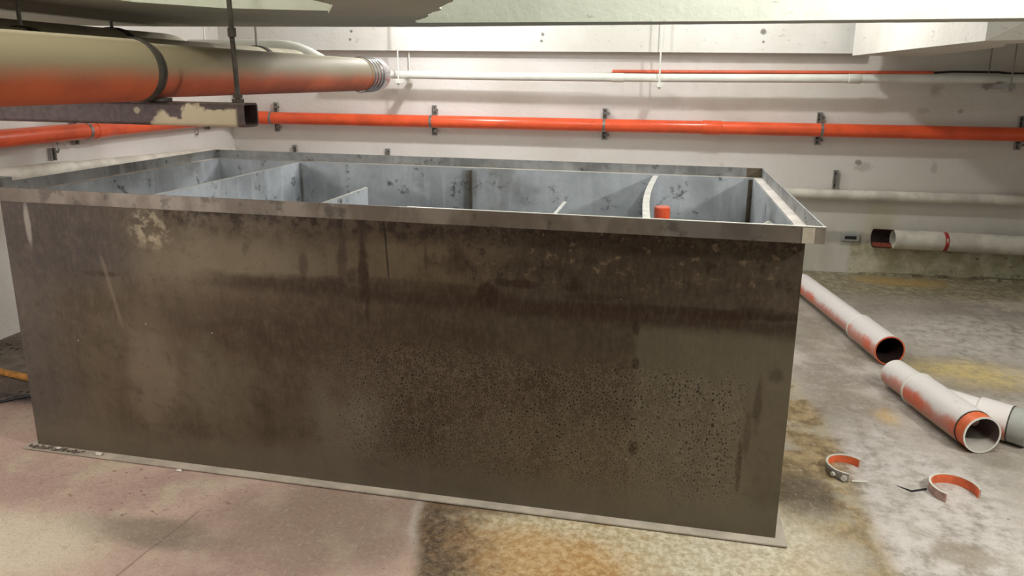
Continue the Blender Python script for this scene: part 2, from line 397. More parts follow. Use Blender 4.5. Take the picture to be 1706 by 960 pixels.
def box(bm, a, b, mat=None, bev=0.0):
    tmp = bmesh.new() if bev else bm
    vs = [tmp.verts.new(Vector((x, y, z))) for x in (a[0], b[0]) for y in (a[1], b[1]) for z in (a[2], b[2])]
    fs = [tmp.faces.new([vs[i] for i in q]) for q in ((0,1,3,2),(4,6,7,5),(0,4,5,1),(2,3,7,6),(0,2,6,4),(1,5,7,3))]
    if bev:
        bmesh.ops.bevel(tmp, geom=list(tmp.edges), offset=bev, segments=2, affect='EDGES')
        me = bpy.data.meshes.new('t'); tmp.to_mesh(me); tmp.free()
        n0 = len(bm.verts); bm.from_mesh(me); bpy.data.meshes.remove(me)
        bm.verts.ensure_lookup_table(); vs = bm.verts[n0:]
    if mat is not None: bmesh.ops.transform(bm, matrix=mat, verts=vs)
def prism(bm, poly, z0, z1, mat=None):
    a = [bm.verts.new((p[0], p[1], z0)) for p in poly]; b = [bm.verts.new((p[0], p[1], z1)) for p in poly]
    bm.faces.new(a); bm.faces.new(b); n = len(poly)
    for i in range(n): bm.faces.new((a[i], a[(i+1) % n], b[(i+1) % n], b[i]))
    if mat is not None: bmesh.ops.transform(bm, matrix=mat, verts=a+b)
def frame_of(d):
    d = Vector(d).normalized(); up = Vector((0, 0, 1)) if abs(d.z) < .9 else Vector((1, 0, 0))
    s = d.cross(up).normalized(); return d, s, s.cross(d).normalized()
def lathe(bm, P, d, prof, seg=40, closed=True, a0=0., a1=2*math.pi, mi=None):
    """prof: (along, radius) loop turned about the axis P + d; closed profile, full or part turn"""
    d, s, u = frame_of(d); P = Vector(P); full = abs(a1-a0-2*math.pi) < 1e-6
    n = seg if full else seg+1; rings = []
    for i in range(n):
        t = a0+(a1-a0)*i/seg
        rings.append([bm.verts.new(P+d*a+(s*math.cos(t)+u*math.sin(t))*r) for a, r in prof])
    m = len(prof)
    for i in range(seg):
        A, B = rings[i], rings[(i+1) % n]
        for j in range(m if closed else m-1):
            k = (j+1) % m
            f = bm.faces.new((A[j], A[k], B[k], B[j]))
            if mi: f.material_index = mi[j]
    if not full and closed: bm.faces.new(rings[0]); bm.faces.new(rings[-1])
def sweep(bm, pts, r, seg=20, cap=True):
    pts = [Vector(p) for p in pts]; rings = []
    d0 = (pts[1]-pts[0]).normalized(); _, s, u = frame_of(d0)
    for i, p in enumerate(pts):
        d = ((pts[min(i+1, len(pts)-1)]-pts[max(i-1, 0)])).normalized()
        s = (s-d*s.dot(d)).normalized(); u = s.cross(d)
        rr = r[i] if isinstance(r, (list, tuple)) else r
        rings.append([bm.verts.new(p+(s*math.cos(a)+u*math.sin(a))*rr) for a in [2*math.pi*k/seg for k in range(seg)]])
    for A, B in zip(rings, rings[1:]):
        for k in range(seg): bm.faces.new((A[k], A[(k+1) % seg], B[(k+1) % seg], B[k]))
    if cap: bm.faces.new(rings[0]); bm.faces.new(rings[-1])
def rod(bm, a, b, r, seg=10): sweep(bm, [a, b], r, seg)
def arc(c, r, a0, a1, n, ax1, ax2):
    c = Vector(c); return [c+Vector(ax1)*r*math.cos(a0+(a1-a0)*i/n)+Vector(ax2)*r*math.sin(a0+(a1-a0)*i/n) for i in range(n+1)]

# ------------------------------------------------------------------ setting
b = bmesh.new(); box(b, (-2.2, -5.2, -.12), (9.6, 4.9, 0)); struct(obj('floor', b, M_floor))
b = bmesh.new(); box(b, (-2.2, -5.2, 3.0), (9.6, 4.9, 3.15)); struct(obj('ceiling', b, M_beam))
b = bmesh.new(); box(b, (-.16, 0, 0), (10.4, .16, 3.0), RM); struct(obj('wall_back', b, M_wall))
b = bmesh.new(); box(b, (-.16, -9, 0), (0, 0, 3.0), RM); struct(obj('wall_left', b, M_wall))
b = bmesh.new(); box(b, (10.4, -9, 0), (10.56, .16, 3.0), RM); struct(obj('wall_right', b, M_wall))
# beam on the back wall with a slightly ragged lower edge
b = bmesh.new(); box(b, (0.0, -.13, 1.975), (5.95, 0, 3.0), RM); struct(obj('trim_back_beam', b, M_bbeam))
# front girder with splayed ends: plan outline, soffit at 1.97 m, ragged arrises
def ragged(p, q, n, amp):
    p, q = Vector(p), Vector(q); nrm = Vector((-(q-p).y, (q-p).x)).normalized(); o = []
    for i in range(n):
        o.append(tuple(p+(q-p)*i/n+nrm*(random.uniform(-amp, amp) if 0 < i else 0)))
    return o
poly = [(-1.5, -.85), (-.346, .451), (-.098, .731)]
poly += ragged((.3, .80), (1.705, .855), 26, .004)
poly += ragged((1.705, .855), (2.528, .762), 12, .004)
poly += ragged((2.528, .762), (4.181, .623), 30, .008)
poly += [(4.181, .623), (9.4, .22), (9.4, 0.0)]
poly += ragged((4.108, .456), (3.158, .550), 14, .003)
poly += ragged((3.158, .550), (1.708, .596), 10, .002)
poly += ragged((1.708, .596), (2.175, -.30), 18, .012)
poly += [(2.27, -.6), (2.35, -3.2), (1.90, -3.2), (1.765, -.332), (1.588, .021), (1.231, -.10), (1.04, -.334), (1.0, -3.2), (-1.5, -3.2)]
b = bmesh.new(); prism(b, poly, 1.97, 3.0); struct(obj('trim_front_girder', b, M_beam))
# shallow rib on the soffit that makes the crease
b = bmesh.new(); prism(b, [(1.60, -.02), (1.772, -.33), (1.86, -3.1), (2.30, -3.1), (2.23, -.6), (2.12, -.28), (1.93, .09)], 1.955, 1.969)
struct(obj('trim_soffit_rib', b, M_beam))
# cross beam between back wall and girder at the right, with a haunch
b = bmesh.new(); prism(b, [(4.33, 3.90), (4.43, 1.60), (4.503, 1.60), (4.78, 2.2), (4.95, 4.05)], 1.95, 3.0)
struct(obj('trim_cross_beam', b, M_bbeam))
b = bmesh.new()
pts = [(4.431, 1.598, 1.951), (4.503, 1.598, 1.951), (4.72, 1.598, 2.20), (4.431, 1.598, 2.20),
       (4.51, 2.1, 1.951), (5.3, 1.2, 1.951), (5.3, 1.0, 2.5), (4.431, 1.9, 2.5)]
v = [b.verts.new(p) for p in pts]
bmesh.ops.convex_hull(b, input=v); struct(obj('trim_haunch', b, M_bbeam))

# ------------------------------------------------------------------ the tank
L, D, H, OV, RH = 3.3427, 1.5623, 1.2, .0511, .0525
tank = thing('steel_tank', (L/2, D/2, 0), 'long open rectangular steel tank with grease-stained front, standing on the concrete floor', 'tank')
TK = .006
def part(name, lo, hi, mat, parent=tank, label=None, bev=0.0):
    b = bmesh.new(); box(b, lo, hi, bev=bev); return obj(name, b, mat, parent, label=label)
# front sheet: dense and very slightly buckled
b = bmesh.new()
nx, nz = 60, 22
g = [[b.verts.new((L*i/nx, .0 + (.0025*math.sin(i*.31+j*.2)+.0018*math.sin(j*.55-i*.13))*(0 < j < nz and 0 < i < nx), .012+(H-.012)*j/nz)) for j in range(nz+1)] for i in range(nx+1)]
for i in range(nx):
    for j in range(nz): b.faces.new((g[i][j], g[i+1][j], g[i+1][j+1], g[i][j+1]))
front = obj('front_panel', b, M_front, tank, smooth=True, label='front sheet with brown grease runs and dark pitting')
part('front_lining', (TK, .006, .012), (L-TK, .011, H), M_in)
part('back_panel', (0, D-TK, .012), (L, D, H), M_in)
part('side_panel', (0, .003, .012), (.003, D-TK, H), M_out); part('side_panel', (L-.003, .003, .012), (L, D-TK, H), M_out)
part('side_lining', (.0031, .0111, .018), (TK, D-TK, H), M_in); part('side_lining', (L-TK, .0111, .018), (L-.0031, D-TK, H), M_in)
part('tank_floor', (TK, .012, .012), (L-TK, D-TK, .018), M_in)
b = bmesh.new(); box(b, (-.042, -.042, .006), (L+.040, D+.04, .0118))
obj('base_flange', b, M_flange, tank, label='flat projecting base flange covered in dust')
part('flange_shadow_pad', (-.034, -.034, 0), (L+.034, D+.034, .0058), M_dark)  # black pad drawn for the shadow line under the flange
# rim: horizontal ledge and outer upstand, one angle per side
zi, zo = H, H+RH
part('rim_ledge', (-OV, -OV, H-.006), (L+OV, 0.003, H), M_ledge)
part('rim_ledge', (-OV, D-.003, H-.006), (L+OV, D+OV, H), M_ledge)
part('rim_ledge', (-OV, .003, H-.006), (.003, D-.003, H), M_ledge)
part('rim_ledge', (L-.003, .003, H-.006), (L+OV, D-.003, H), M_ledge)
part('rim_upstand', (-OV, -OV-.006, H-.006), (L+OV, -OV, zo), M_rimf)
part('rim_upstand', (-OV, D+OV-.004, H), (L+OV, D+OV, zo), M_rimi)
part('rim_upstand', (-OV, -OV, H), (-OV+.005, D+OV-.004, zo), M_rimi)
part('rim_upstand', (L+OV-.005, -OV, H), (L+OV, D+OV-.004, zo), M_rimi)
part('pale_edge', (1.9, -OV-.0065, zo), (L+OV, -OV+.001, zo+.0022), M_white, label='bright top edge of the front rim')  # thin white strip on the right part of the front rim
part('weld_patch', (L+OV-.075, -OV-.0085, H-.005), (L+OV-.035, -OV-.006, zo-.004), M_board, label='yellowish weld patch on the rim corner')
part('corner_lug', (-.11, .02, H-.002), (-OV, .12, zo+.018), M_rimi, label='dark grey lug at the left corner')
part('corner_plate', (L-.035, D+OV-.0065, H+.002), (L+OV-.004, D+OV-.004, zo-.002), M_out, label='dark patch on the back rim corner')
# partitions and baffles
def plate(name, x, y0, y1, z0, z1, bow=0.0, th=.006, edge=.012):
    b = bmesh.new(); n = 14; rows = []
    for i in range(n+1):
        t = i/n; y = y0+(y1-y0)*t; xx = x+bow*math.sin(math.pi*t)
        rows.append([b.verts.new((xx+dx, y, z)) for dx, z in ((-th/2, z0), (th/2, z0), (th/2, z1), (-th/2, z1))])
    for A, B in zip(rows, rows[1:]):
        for k in range(4): b.faces.new((A[k], A[(k+1) % 4], B[(k+1) % 4], B[k]))
    b.faces.new(rows[0]); b.faces.new(rows[-1])
    o = obj(name, b, M_in, tank)
    b = bmesh.new(); rows = []
    for i in range(n+1):
        t = i/n; y = y0+(y1-y0)*t; xx = x+bow*math.sin(math.pi*t)
        rows.append([b.verts.new((xx+dx, y, z)) for dx, z in ((-edge/2, z1), (edge/2, z1), (edge/2, z1+.004), (-edge/2, z1+.004))])
    for A, B in zip(rows, rows[1:]):
        for k in range(4): b.faces.new((A[k], A[(k+1) % 4], B[(k+1) % 4], B[k]))
    b.faces.new(rows[0]); b.faces.new(rows[-1])
    obj('folded_edge', b, M_edge, o)
    return o
plate('partition', .568, .011, D-TK, .018, H-.008, 0, .008, .010)
plate('partition', 2.80, .011, D-TK, .018, H-.008, -.028, .008, .030)
plate('baffle', 1.142, .011, 1.283, .018, 1.096, 0, .012, .016)
plate('baffle', 2.341, .011, 1.10, .018, 1.096, 0, .014, .018)
part('angle_strip', (1.655, D-TK-.012, .018), (1.700, D-TK, H-.01), M_rimi, label='dark vertical angle strip welded inside the back')
part('angle_strip_leg', (1.700, D-TK-.05, .018), (1.706, D-TK, H-.01), M_out)
part('dark_corner_strip', (L-TK-.022, D-TK-.01, .018), (L-TK, D-TK, H-.008), M_out)
part('dark_corner_strip', (.568+.005, D-TK-.01, .018), (.588, D-TK, H-.012), M_rimi)  # narrow strip in place of the shadow beside the partition
# things in the tank
b = bmesh.new(); P0 = Vector((2.885, .95, .022)); d = Vector((-.035, -.05, 1.0)).normalized()
lathe(b, P0, d, [(0, .034), (1.03, .034), (1.03, .038), (1.108, .038), (1.112, .034), (1.112, .001), (0, .001)], 28)
tag(obj('orange_pipe', b, M_red, smooth=True), 'bright orange pipe end standing in the tank beside the bowed partition', 'pipe')
b = bmesh.new()
prism(b, [(0, 0), (.09, 0), (.09, 1.13), (.055, 1.15), (0, 1.115)], 0, .012, Matrix.Translation((3.225, .46, .019)) @ Matrix.Rotation(math.radians(90), 4, 'X'))
tag(obj('white_board', b, M_white), 'white board offcut standing in the right end of the tank', 'board')

# ------------------------------------------------------------------ pipes on the back and left wall
def bracket(u, z0, z1, zp, s, rp, mw, label, group, double=True):
    t = thing('pipe_bracket', mw @ Vector((u, 0, z0)), label, 'bracket', group)
    b = bmesh.new()
    w = .021
    box(b, (u-w, -.005, z0), (u+w, 0, z1), mw); box(b, (u-w, -.032, z0), (u-w+.004, -.005, z1), mw); box(b, (u+w-.004, -.032, z0), (u+w, -.005, z1), mw)
    obj('channel', b, M_zincd, t)
    for z in ((z0+.022, z0+.062, z1-.062, z1-.022) if rp else (z0+.03, z1-.03)):
        b = bmesh.new(); box(b, (u-.005, -.0065, z-.009), (u+.005, -.0051, z+.009), mw); obj('slot', b, M_dark, t)
    if rp:
        b = bmesh.new()
        lathe(b, mw @ Vector((u-.012, -s, zp)), (mw.to_3x3() @ Vector((1, 0, 0))), [(0, rp+.0005), (.024, rp+.0005), (.024, rp+.003), (0, rp+.003)], 36)
        obj('clamp_band', b, M_zinc, t, smooth=True)
        for z in ((z0+.045, z1-.045) if double else (z1-.045,)):
            b = bmesh.new()
            box(b, (u+.0, -.036, z-.012), (u+.044, -.032, z+.012), mw)
            p = obj('tab', b, M_zinc, t)
            b = bmesh.new(); rod(b, mw @ Vector((u+.03, -.0361, z)), mw @ Vector((u+.03, -.10, z)), .005, 8); obj('bolt', b, M_zinc, p)
    return t
# orange pipe along both walls
zp, sp, rp = 1.318, .115, .059
b = bmesh.new()
RM3 = RM.to_3x3()
path = [rm(sp, -7.5, zp), rm(sp, -1.9, zp), rm(sp, -.32, zp)] + [rm(sp+.2-.2*math.cos(a), -.32+.205*math.sin(a), zp) for a in [math.radians(x) for x in range(10, 91, 10)]] + [rm(.45, -sp, zp), rm(3, -sp, zp), rm(6, -sp, zp), rm(10.35, -sp, zp)]
run = thing('orange_wall_pipe', rm(0, 0, zp), 'bright orange drain pipe running along the back and left walls at mid height', 'pipe')
sweep(b, path, rp, 32); obj('pipe_run', b, M_red, run, smooth=True)
sock = [(0, rp+.0003), (.004, rp+.006), (.16, rp+.006), (.175, rp+.0003)]
for P, dd in ((rm(4.68, -sp, zp), E_), (rm(.31, -sp, zp), E_), (rm(sp, -2.02, zp), N_)):
    b = bmesh.new(); lathe(b, P, dd, sock+[(.175, rp-.001), (0, rp-.001)], 36); obj('socket', b, M_red, run, smooth=True)
brL = ['zinc pipe bracket on the back wall nearest the left corner', 'second zinc bracket from the left along the back orange pipe',
       'zinc pipe bracket in the middle of the back wall', 'zinc bracket on the orange pipe above the tank\'s right end', 'zinc bracket at the far right of the back orange pipe']
for i, u in enumerate((.498, 2.144, 3.796, 5.709, 7.36)):
    bracket(u, 1.178, 1.468, zp, sp, rp, RM, brL[i], 'brackets of the orange wall pipe')
LM = RM @ Matrix.Rotation(math.radians(90), 4, 'Z')       # u runs along the left wall, -y points into the room
for i, v in enumerate((-.46, -2.09)):
    bracket(v, 1.215, 1.47, zp, sp, rp, LM, ('zinc bracket on the left wall just right under the rusty channel', 'zinc bracket under the orange pipe on the left wall, nearer one')[i], 'brackets of the orange wall pipe')
    tagn = thing('wall_hook', LM @ Vector((v-.18, 0, 1.23)), ('small grey hook on the left wall, farther one', 'small grey hook on the left wall, above the white pipe bracket')[i], 'hook', 'hooks on the left wall')
    b = bmesh.new(); sweep(b, [LM @ Vector(p) for p in ((v-.18, 0, 1.25), (v-.18, -.03, 1.25), (v-.18, -.04, 1.20), (v-.18, -.025, 1.175), (v-.18, -.012, 1.185))], .006, 8)
    obj('hook', b, M_zinc, tagn, smooth=True)
# lower white pipe along the back wall, falling to the right, and the one on the left wall
b = bmesh.new()
sweep(b, [rm(.10, -.055, .93), rm(2.5, -.055, .84), rm(5.5, -.055, .735), rm(7.5, -.055, .745), rm(10.35, -.055, .745)], .046, 28)
tag(obj('white_wall_pipe', b, M_cream, smooth=True), 'off-white pipe low along the back wall behind the tank', 'pipe')
lw = thing('white_wall_pipe', rm(0, -2, 1.1), 'off-white pipe on the left wall above the tank\'s left rim', 'pipe')
b = bmesh.new(); sweep(b, [rm(.062, -7.5, 1.20), rm(.062, -2.22, 1.062)], .052, 28); obj('pipe_socket', b, M_cream, lw, smooth=True)
b = bmesh.new(); sweep(b, [rm(.055, -2.22, 1.062), rm(.055, -.14, .985)], .042, 28); obj('pipe_run', b, M_cream, lw, smooth=True)
for u, a, c, lab in ((5.90, .785, .955, 'short steel channel on the wall above the white pipe, right of the tank'),
                     (.674, .955, 1.045, 'channel stub on the back wall peeping over the tank rim, left one'),
                     (1.658, .93, 1.035, 'channel stub on the back wall peeping over the tank rim, right one')):
    bracket(u, a, c, 0, 0, 0, RM, lab, 'short channels on the walls')
bracket(-2.31, 1.122, 1.210, 0, 0, 0, LM, 'short channel on the left wall on top of the white pipe socket', 'short channels on the walls')
# hung white pipe, trapezes, rods
hp = thing('hung_white_pipe', rm(4.5, -.25, 1.75), 'white pipe hanging on trapeze hangers above the orange wall pipe', 'pipe')
b = bmesh.new(); sweep(b, [rm(1.3, -.25, 1.757), rm(2.9, -.25, 1.748), rm(4.27, -.25, 1.750), rm(5.8, -.25, 1.763), rm(7.2, -.25, 1.779), rm(10.3, -.25, 1.80)], .037, 26); obj('pipe_run', b, M_white, hp, smooth=True)
for u, z in ((3.86, 1.7485), (5.85, 1.763)):
    b = bmesh.new(); lathe(b, rm(u, -.25, z), E_, [(0, .0372), (.003, .041), (.10, .041), (.105, .0372), (.105, .036), (0, .036)], 28); obj('socket', b, M_white, hp, smooth=True)
labs = ['trapeze hanger under the white pipe, left one by the big pipe end', 'trapeze hanger holding the white pipe above the middle bracket', 'grey trapeze hanger at the far right under the white pipe']
for i, (u, mt, zz, s0, s1) in enumerate(((1.92, M_white, 1.716, .42, .04), (4.275, M_white, 1.712, .36, .15), (7.02, M_zincd, 1.739, .50, .04))):
    t = thing('trapeze_hanger', rm(u, -.25, 1.70), labs[i], 'hanger', 'trapeze hangers of the white pipe')
    b = bmesh.new(); box(b, (u-.024, -s0, zz-.044), (u+.024, -s1, zz), RM, .004); obj('trapeze', b, mt, t)
    for s in (s0-.03, s1+.03):
        b = bmesh.new(); rod(b, rm(u, -s, zz-.06), rm(u, -s, 3.0), .006, 8); obj('rod', b, mt, t)
        b = bmesh.new(); lathe(b, rm(u, -s, zz-.056), (0, 0, 1), [(0, .001), (0, .013), (.011, .013), (.011, .001)], 6); obj('nut', b, mt, t)
# thin orange conduit
b = bmesh.new(); sweep(b, [rm(3.85, -.03, 1.805), rm(5.3, -.03, 1.814), rm(6.6, -.03, 1.822)], .015, 12)
tag(obj('orange_conduit', b, M_redold, smooth=True), 'thin dull orange conduit on the back wall just above the white pipe', 'conduit')
b = bmesh.new(); sweep(b, [rm(6.6, -.03, 1.822), rm(6.75, -.04, 1.832), rm(7.1, -.05, 1.832), rm(7.2, -.03, 1.822), rm(9, -.03, 1.82)], .010, 10)  # shaded stretch of the conduit, drawn as a thin dark line
tag(obj('cable_or_shaded_conduit', b, M_dark, smooth=True), 'end of the thin conduit, coloured dark for shade, at the top right of the back wall', 'cable')
# socket box
t = thing('junction_box', rm(6.08, 0, .30), 'small grey box on the back wall left of the cut white pipe', 'electrical box')
b = bmesh.new(); box(b, (6.0, -.03, .305), (6.165, 0, .375), RM, .006); obj('housing', b, M_grey, t)
b = bmesh.new(); box(b, (6.035, -.0325, .325), (6.135, -.0301, .355), RM); obj('slot', b, M_dark, t)
# cut white pipe against the wall, over the kerb
t = thing('cut_white_pipe', rm(6.9, -.12, .27), 'large white pipe with cut-open end and red tape, along the foot of the back wall', 'pipe')
b = bmesh.new(); r0 = .085; d_ = (RM3 @ Vector((1, -.012, -.006))).normalized(); P = rm(6.42, -.105, .36)
lathe(b, P, d_, [(0, r0), (1.5, r0), (1.5, r0-.006), (0, r0-.006)], 40); obj('pipe_run', b, M_cream, t, smooth=True)
b = bmesh.new(); lathe(b, P-d_*.16, d_, [(0, r0), (.16, r0), (.16, r0-.006), (0, r0-.006)], 24, a0=math.radians(82), a1=math.radians(278))
obj('cut_end', b, M_inpipe, t, smooth=True, label='dark and orange cut-open end of the pipe')
b = bmesh.new(); lathe(b, P-d_*.155, d_, [(0, r0-.007), (.165, r0-.007), (.165, r0-.010), (0, r0-.010)], 14, a0=math.radians(222), a1=math.radians(268))
obj('orange_smear', b, M_smear, t, smooth=True)
b = bmesh.new(); lathe(b, P+d_*.41, d_, [(0, r0+.0004), (.032, r0+.0004), (.032, r0+.0015), (0, r0+.0015)], 40); obj('red_tape', b, M_tape, t, smooth=True)
b = bmesh.new(); lathe(b, P+d_*.42, d_, [(0, r0+.0016), (.012, r0+.0016), (.012, r0+.002), (0, r0+.002)], 6, a0=math.radians(8), a1=math.radians(30)); obj('tape_mark', b, M_cream, t)
for dx in (.62, 1.32):
    b = bmesh.new(); q = 6.42+dx; box(b, (q-.02, -.105-.012*dx, .272-.006*dx-.01), (q+.02, 0, .272-.006*dx), RM); obj('support', b, M_zincd, t)
# kerb at the foot of the wall
b = bmesh.new()
u = 6.2
for i in range(26):
    w_ = random.uniform(.10, .18); h_ = random.uniform(.006, .022)
    q = [(u, 0), (u+w_, 0), (u+w_-random.uniform(0, .03), -random.uniform(.02, .09)), (u+random.uniform(0, .03), -random.uniform(.02, .09))]
    prism(b, [tuple((RM @ Vector((x, y, 0))).xy) for x, y in q], -.002, h_); u += w_*.9
struct(obj('trim_wall_foot', b, M_floor))

# ------------------------------------------------------------------ three big hung pipes, rusty channel
PX = Vector((0, 1, 0))
def elbow_path(x, z, y_end, r, back=.9):
    return [(x, -5.1, z), (x, -.4, z), (x, y_end, z)] + [(x-r*(1-math.cos(a)), y_end+r*math.sin(a), z) for a in [math.radians(k) for k in range(10, 91, 8)]] + [(x-r-back, y_end+r, z)]
hb = thing('hung_orange_pipe', (1.0, 0, 1.637), 'big dusty orange pipe hanging nearest, ending in a ringed elbow', 'pipe')
x1, z1, r1 = 1.02, 1.743, .096
b = bmesh.new(); sweep(b, [(x1, -5.1, z1), (x1, -2, z1), (x1, -.34, z1)], r1+.010, 48); obj('pipe_socket', b, M_hung, hb, smooth=True)
b = bmesh.new(); lathe(b, (x1, -.345, z1), PX, [(0, r1), (0, r1+.010), (.006, r1+.016), (.022, r1+.016), (.030, r1+.006), (.030, r1)], 48); obj('seal_ring', b, M_rubber, hb, smooth=True)
b = bmesh.new(); sweep(b, [(x1, -.33, z1), (x1, .6, z1), (x1, 1.50, z1)], r1, 48); obj('pipe_run', b, M_hung, hb, smooth=True)
rr = .17
pth = [(x1, 1.62, z1), (x1, 1.72, z1)] + [(x1-rr*(1-math.cos(a)), 1.72+rr*math.sin(a), z1) for a in [math.radians(k) for k in range(10, 91, 8)]] + [(x1-rr-.7, 1.72+rr, z1)]
b = bmesh.new(); sweep(b, pth, r1+.003, 48); obj('elbow', b, M_foil, hb, smooth=True, label='silvery elbow at the far end')
b = bmesh.new(); sweep(b, [(x1, 1.49, z1), (x1, 1.64, z1)], r1+.002, 48); obj('pipe_end', b, M_hung, hb, smooth=True)
for y in (1.52, 1.565, 1.61, 1.655):
    b = bmesh.new(); lathe(b, (x1, y, z1), PX, [(0, r1), (0, r1+.004), (.005, r1+.010), (.015, r1+.010), (.020, r1+.004), (.020, r1)], 48); obj('ridge', b, M_foil, hb, smooth=True)
M_dust = mat_plain('dusty_beige_pipe', (200, 190, 168), .65, 0, .12, 8)
b = bmesh.new(); sweep(b, elbow_path(.65, 1.76, 1.36, .16), .122, 40)
t3 = thing('hung_beige_pipe', (.65, 0, 1.64), 'dusty beige pipe behind the big orange pipe, ending under the thin rod', 'pipe'); obj('pipe_run', b, M_dust, t3, smooth=True)
b = bmesh.new(); sweep(b, elbow_path(.30, 1.787, .72, .16), .148, 40)
t2 = thing('hung_beige_pipe', (.30, 0, 1.64), 'largest dusty beige pipe farthest left, its rounded elbow under the girder', 'pipe'); obj('pipe_run', b, M_dust, t2, smooth=True)
for x, z, r, y, lab in ((.65, 1.76, .122, -.42, 'dark band clamp on the beige pipe at the left picture edge'), (.65, 1.76, .122, 1.02, 'rusty clamp on the beige pipe with a thin hanger rod'), (.30, 1.787, .148, .40, 'dark band clamp on the largest beige pipe')):
    t = thing('pipe_clamp', (x, y, z-r), lab, 'clamp', 'clamps on the hung pipes')
    b = bmesh.new(); lathe(b, (x, y, z), PX, [(0, r+.001), (.035, r+.001), (.035, r+.006), (0, r+.006)], 40); obj('band', b, M_rubber, t, smooth=True)
    b = bmesh.new(); rod(b, (x, y+.018, z+r+.004), (x, y+.018, 3.0 if y > .9 else 1.969), .007, 8); obj('rod', b, M_zincd, t)
# clamp strap holding the near pipe on the channel
b = bmesh.new(); lathe(b, (x1, -.305, z1), PX, [(0, r1+.001), (.012, r1+.001), (.012, r1+.005), (0, r1+.005)], 40)
t = thing('pipe_clamp', (x1, -.30, 1.64), 'dark strap holding the near orange pipe down on the rusty channel', 'clamp', 'clamps on the hung pipes'); obj('band', b, M_rubber, t, smooth=True)
b = bmesh.new(); box(b, (x1+.03, -.31, 1.638), (x1+.09, -.27, 1.650)); obj('foot', b, M_rubber, t)
# the channel: square section with open end
ch = thing('steel_channel', (0.3, -.25, 1.555), 'rusty brown steel channel with peeling cream paint, carrying the hung pipes', 'channel')
b = bmesh.new(); xe, xs = 1.405, -1.45; y0, y1, z0, zt = -.30, -.21, 1.553, 1.636; tk = .007
sec_o = [(y0, z0), (y1, z0), (y1, zt), (y0, zt)]
def rsec(y0, y1, z0, z1, r, n=4):
    o = []
    for cy, cz, a in ((y1-r, z0+r, -90), (y1-r, z1-r, 0), (y0+r, z1-r, 90), (y0+r, z0+r, 180)):
        for k in range(n+1): o.append((cy+r*math.cos(math.radians(a+90*k/n)), cz+r*math.sin(math.radians(a+90*k/n))))
    return o
so, si = rsec(y0, y1, z0, zt, .013), rsec(y0+tk, y1-tk, z0+tk, zt-tk, .008)
ro = [[b.verts.new((x, *p)) for p in so] for x in (xs, xe)]; ri = [[b.verts.new((x, *p)) for p in si] for x in (xs, xe)]
n = len(so)
for k in range(n):
    q = (k+1) % n
    b.faces.new((ro[0][k], ro[0][q], ro[1][q], ro[1][k])); b.faces.new((ri[0][k], ri[0][q], ri[1][q], ri[1][k]))
    b.faces.new((ro[1][k], ro[1][q], ri[1][q], ri[1][k])); b.faces.new((ro[0][k], ro[0][q], ri[0][q], ri[0][k]))
obj('box_section', b, M_chan, ch, smooth=True)
t = thing('hanger_rod', (1.375, -.25, 1.553), 'dark threaded rod holding up the right end of the rusty channel', 'rod')
b = bmesh.new(); sweep(b, [(1.362, -.26, 1.637), (1.362, -.26, 1.74), (1.358, -.26, 1.86), (1.352, -.26, 3.0)], .0085, 12); obj('rod', b, M_rubber, t, smooth=True)
for z, r in ((1.637, .020), (1.652, .016)):
    b = bmesh.new(); lathe(b, (1.362, -.26, z), (0, 0, 1), [(0, .001), (0, r), (.013, r), (.013, .001)], 6); obj('nut', b, M_rubber, t)
b = bmesh.new(); lathe(b, (1.359, -.26, 1.86), (0, 0, 1), [(0, .001), (0, .014), (.03, .014), (.03, .001)], 8); obj('coupler', b, M_rubber, t, smooth=True)
# white pipe with a bend, high behind
b = bmesh.new(); zz = 1.945
sweep(b, [(-.75, 2.4, zz), (-.2, 2.4, zz), (-.02, 2.4, zz-.001), (.07, 2.4, zz-.008), (.15, 2.4, zz-.025), (.23, 2.4, zz-.055), (.31, 2.4, zz-.095), (.38, 2.4, zz-.14), (.44, 2.4, zz-.19)], .046, 24)
tag(obj('bent_white_pipe', b, M_white, smooth=True), 'white pipe bending down behind the big pipes under the girder', 'pipe')
t = thing('hanger_rod', (-.62, 2.4, 2.1), 'thin pale rod on the bent white pipe near the wall corner', 'rod')
b = bmesh.new(); rod(b, (-.62, 2.4, zz+.046), (-.62, 2.4, 3.0), .005, 8); obj('rod', b, M_white, t)

# ------------------------------------------------------------------ pipes lying on the floor on the right
A0, A1 = Vector((4.035, 3.46, .084)), Vector((4.292, 1.955, .097)); d = (A1-A0).normalized(); Ln = (A1-A0).length
fp = thing('drain_pipe', (A0+A1)/2-Vector((0, 0, .09)), 'dusty white and orange pipe with a socket, lying beside the tank\'s right side', 'pipe')
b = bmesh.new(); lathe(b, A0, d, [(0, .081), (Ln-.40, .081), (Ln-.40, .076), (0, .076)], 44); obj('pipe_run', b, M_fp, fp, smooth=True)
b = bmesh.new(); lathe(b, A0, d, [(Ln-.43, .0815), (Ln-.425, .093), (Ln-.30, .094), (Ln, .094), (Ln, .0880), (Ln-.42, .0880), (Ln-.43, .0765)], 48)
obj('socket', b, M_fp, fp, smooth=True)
b = bmesh.new(); lathe(b, A0, d, [(Ln-.425, .0935), (Ln-.42, .0965), (Ln-.412, .0965), (Ln-.407, .0935)], 48); obj('bead', b, M_white, fp, smooth=True)
b = bmesh.new(); lathe(b, A0, d, [(Ln-.42, .0875), (Ln-.003, .0875), (Ln-.003, .0865), (Ln-.42, .0865)], 44); obj('bore', b, M_inpipe, fp, smooth=True, label='dark inside of the socket')
b = bmesh.new(); lathe(b, A0, d, [(Ln-.004, .0942), (Ln+.001, .0942), (Ln+.001, .0864), (Ln-.004, .0864)], 44); obj('rim', b, M_redold, fp, smooth=True)
